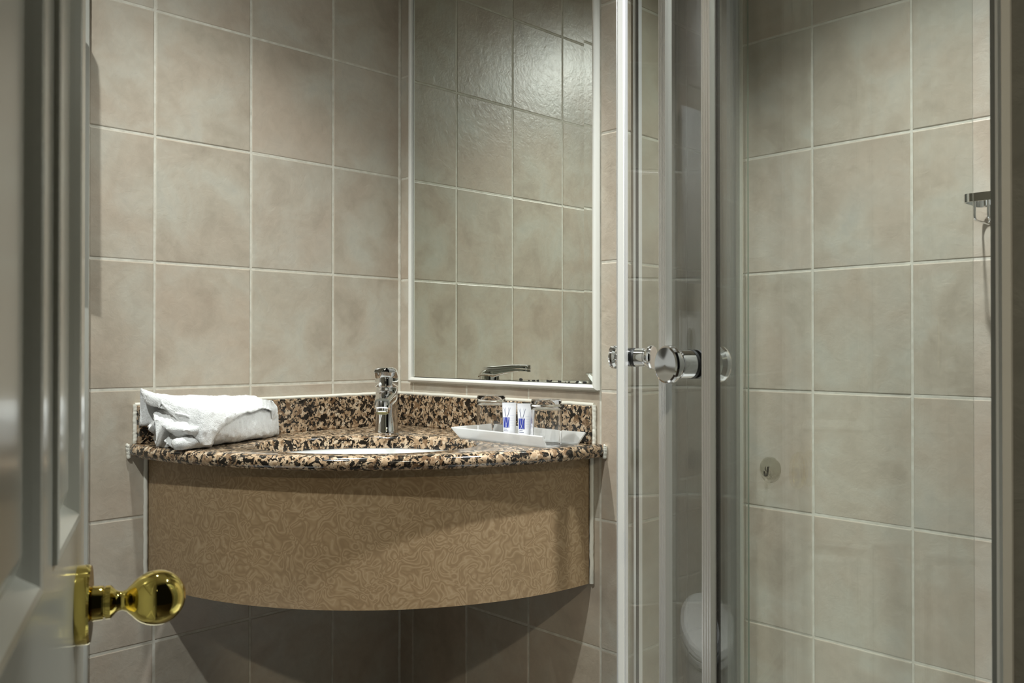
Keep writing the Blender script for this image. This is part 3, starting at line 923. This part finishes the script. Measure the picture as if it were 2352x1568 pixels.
for k in range(5):
    x = sx0 + 0.020 + 0.021 * k
    pts = polyline_arc([(x, sy0 + 0.003, sz - 0.004), (x, sy0 + 0.003, sz - 0.038), (x, sy1 - 0.003, sz - 0.038), (x, sy1 - 0.003, sz - 0.004)], 0.010)
    MB().tube([sl(p) for p in pts], 0.0021, 10).obj('wire', M['chrome'], sbk, 60)
MB().lathe([(0.019, 0.0), (0.019, 0.006), (0.016, 0.008), (0.007, 0.009), (0.007, 0.016)], 32, sl(((sx0 + sx1) / 2, YB - 0.001, sz)), (0, -1, 0)).obj('wall_mount', M['chrome'], sbk, 30)

# ------------------------------------------------------------------ the open door with brass knob
S = 1.04
Rh = Vector((rt.x, rt.y, 0)); Fh = Vector((-math.sin(yaw), math.cos(yaw), 0))
edge = Vector((CAM.x, CAM.y, 0)) + Rh * (-0.0716 * S - 0.4 * 0.74 * S) + Fh * (0.74 * S)
dirh = -(Rh * -0.4 + Fh).normalized()          # from the free edge to the hinge
nrm = Vector((dirh.y, -dirh.x, 0))
if nrm.dot(Vector((CAM.x, CAM.y, 0)) - edge) < 0: nrm = -nrm
DW, DH, DT = 0.545 * S, 2.03, 0.038
hinge = edge + dirh * DW
door = bpy.data.objects.new('door_1', None)
door.location = (hinge.x, hinge.y, 0.0)
# local x: hinge -> free edge, local y: visible face normal, z up
mm = Matrix.Identity(4)
for j in range(3):
    mm[j][0] = -dirh[j]; mm[j][1] = nrm[j]
mm.translation = (hinge.x, hinge.y, 0.0)
# keep handedness: x cross y should be z
flipz = (-dirh).cross(nrm).z < 0
door.matrix_world = mm if not flipz else mm
struct(door, 'grey white panelled door standing open with a brass knob', 'door')
link(door)
def dpt(s, o, z):   # s from the free edge, o out of the face
    v = edge + dirh * s + nrm * o
    v.z = z
    return v
inv = door.matrix_world.inverted()
def dl(pts): return [inv @ p for p in pts]
def dbox(mb, s0, s1, o0, o1, z0, z1):
    b = len(mb.v)
    vs = dl([dpt(s_, o_, z_) for s_ in (s0, s1) for o_ in (o0, o1) for z_ in (z0, z1)])
    return mb.add(vs, [(0, 1, 3, 2), (4, 6, 7, 5), (0, 4, 5, 1), (2, 3, 7, 6), (0, 2, 6, 4), (1, 5, 7, 3)])
ST, PW, MU = 0.075 * S, 0.140 * S, 0.080 * S
cols = [(ST, ST + PW), (ST + PW + MU, ST + 2 * PW + MU)]
rows_d = [(0.22, 0.70), (0.900, 1.86)]
def stile(name, s0, s1, z0, z1):
    mb = MB(); dbox(mb, s0, s1, -DT, 0.0, z0, z1)
    return mb.obj(name, M['door_paint'], door)
st = stile('stile', 0.0, ST, 0.008, DH); bevel(st, 0.0025, 2)
stile('stile', ST + 2 * PW + MU, DW, 0.008, DH)
for z0, z1 in ((0.008, 0.22), (0.70, 0.90), (1.86, DH)): stile('rail', ST, ST + 2 * PW + MU, z0, z1)
for z0, z1 in rows_d: stile('muntin', ST + PW, ST + PW + MU, z0, z1)
for s0, s1 in cols:
    for z0, z1 in rows_d:
        # moulded frame (bolection) and raised field, as one loft of rectangular rings
        lev = [(-0.0045, 0.000), (-0.0040, 0.0028), (-0.0012, 0.0038), (0.0025, 0.0028), (0.006, -0.0008), (0.010, -0.0055), (0.0125, -0.0078), (0.0155, -0.0078), (0.0165, -0.0066), (0.026, -0.0030), (0.027, -0.0028)]
        rings = [dl([dpt(s0 + d, o_, z0 + d), dpt(s1 - d, o_, z0 + d), dpt(s1 - d, o_, z1 - d), dpt(s0 + d, o_, z1 - d)]) for d, o_ in lev]
        mb = MB(); mb.grid(rings, True, False)
        fr = mb.v
        L_ = len(lev) - 1
        mb.f.append((L_ * 4, L_ * 4 + 1, L_ * 4 + 2, L_ * 4 + 3))
        p = mb.obj('panel', M['door_paint'], door)
        mb = MB(); dbox(mb, s0, s1, -DT + 0.004, -0.014, z0, z1); mb.obj('panel_back', M['door_paint'], door)
# knob
def knob(s, z):
    o = inv @ dpt(s, 0.0, z); a = (inv.to_3x3() @ nrm)
    kb = MB().lathe([(0.0, 0.0), (0.0318, 0.0), (0.0322, 0.001), (0.0322, 0.0088), (0.0310, 0.0104), (0.0, 0.0106)], 64, o, a).obj('knob_rose', M['brass'], door, 30)
    kb['label'] = 'round polished brass rose'
    pr = [(0.0128, 0.0075), (0.0145, 0.0090), (0.0140, 0.0105), (0.0138, 0.0170), (0.0125, 0.0174), (0.0125, 0.0182), (0.0136, 0.0186), (0.0136, 0.0225), (0.0120, 0.0240), (0.0095, 0.0262), (0.0080, 0.0290), (0.0078, 0.0315), (0.0090, 0.0345), (0.0118, 0.0372)]
    cx_, r_ = 0.0612, 0.0228
    pr = [(a_, b_ + 0.0027) for a_, b_ in pr]
    for i in range(26):
        ph = math.pi * (0.79 - 0.79 * i / 25)
        pr.append((r_ * math.sin(ph), cx_ + r_ * math.cos(ph) * (1.0 if ph < math.pi / 2 else 1.06)))
    MB().lathe(pr, 64, o, a).obj('knob', M['brass'], kb, 35)['label'] = 'polished brass ball knob'
knob(0.0605 * S, 0.8245)
# hinges
for z in (0.25, 1.0, 1.75):
    mb = MB()
    mb.lathe([(0.0, 0.0), (0.006, 0.0), (0.006, 0.09), (0.0, 0.09)], 16, inv @ dpt(DW + 0.006, 0.002, z), (0, 0, 1))
    mb.obj('hinge', M['brass'], door, 40)

# ------------------------------------------------------------------ toilet side of the room (seen only in reflections)
TYC = -0.87
wc = thing('toilet', 'white toilet against the left wall seen as a reflection in the shower glass', 'toilet', (0.0, TYC, 0.0))
def oval(xc, a, b, z, n=40, e=1.0): return [(xc + a * math.cos(2 * math.pi * j / n), b * math.sin(2 * math.pi * j / n), z) for j in range(n)]
MB().grid([oval(0.26, 0.14, 0.10, 0.002), oval(0.27, 0.15, 0.105, 0.12), oval(0.30, 0.20, 0.15, 0.28), oval(0.32, 0.225, 0.178, 0.37), oval(0.32, 0.228, 0.180, 0.395)]).obj('bowl', M['porcelain'], wc, 60)
MB().grid([oval(0.32, 0.225, 0.183, 0.396), oval(0.32, 0.232, 0.188, 0.402), oval(0.32, 0.230, 0.187, 0.414)]).obj('seat', M['porcelain'], wc, 50)
MB().grid([oval(0.32, 0.222, 0.180, 0.4145), oval(0.32, 0.228, 0.186, 0.420), oval(0.32, 0.222, 0.180, 0.434), oval(0.32, 0.16, 0.12, 0.440)]).obj('lid', M['porcelain'], wc, 50)
bevel(MB().box(0.0015, 0.012, -0.11, 0.11, 0.98, 1.13).obj('flush_plate', M['porcelain'], wc), 0.004, 2)
MB().lathe([(0.0, 0.012), (0.032, 0.012), (0.032, 0.016), (0.0, 0.017)], 32, (0, 0, 1.055), (1, 0, 0)).obj('flush_button', M['chrome'], wc, 40)
rail_t = thing('towel_rail', 'chrome towel rail on the left wall behind the door', 'towel rail', (0.0, -0.90, 1.615))
MB().tube([(0.045, -0.22, 0), (0.045, 0.135, 0)], 0.008, 14).obj('bar', M['chrome'], rail_t, 60)
for y in (-0.20, 0.122):
    MB().lathe([(0.022, 0.001), (0.022, 0.006), (0.009, 0.008), (0.009, 0.046)], 24, (0, y, 0), (1, 0, 0)).obj('bracket', M['chrome'], rail_t, 40)
hang = MB()
path = [(0.027, -0.37), (0.027, -0.02), (0.030, 0.010), (0.045, 0.020), (0.060, 0.010), (0.064, -0.03), (0.065, -0.42)]
P2 = polyline_arc([(x, 0, z) for x, z in path], 0.006, 3)
ringsA = []
for k in range(13):
    y = -0.07 + 0.20 * k / 12
    out_ = []
    for p in P2: out_.append((p.x + 0.004 * math.sin(k * 1.1) * (1 if p.x > 0.05 and p.z < -0.1 else 0.0), y, p.z))
    ringsA.append(out_)
hang.grid(ringsA, False, False)
ht = hang.obj('bath_towel', M['terry'], None, 60)
sol = ht.modifiers.new('thick', 'SOLIDIFY'); sol.thickness = 0.005; sol.offset = 1
ht.location = (0.0, -0.90, 1.615)
tag(ht, 'white bath towel hanging on the rail behind the door, reflected in shower glass', 'towel')

# ------------------------------------------------------------------ suction hook on the shower wall
sh = thing('suction_hook', 'small clear plastic suction hook stuck on the shower wall tiles', 'hook', (0.7934, YB - 0.0008, 0.7805))
clear = pane_material('clear_plastic', (0.975, 0.975, 0.945, 1), 0.05)
MB().lathe([(0.0245, 0.0), (0.0245, 0.0012), (0.020, 0.003), (0.012, 0.0055), (0.007, 0.0075), (0.0065, 0.012), (0.0, 0.013)], 40, (0, 0, 0), (0, -1, 0)).obj('suction_cup', clear, sh, 40)
MB().tube(polyline_arc([(0, -0.010, 0.004), (0, -0.014, -0.014), (0, -0.024, -0.014), (0, -0.026, -0.004)], 0.005), 0.0022, 10).obj('hook_arm', clear, sh, 60)
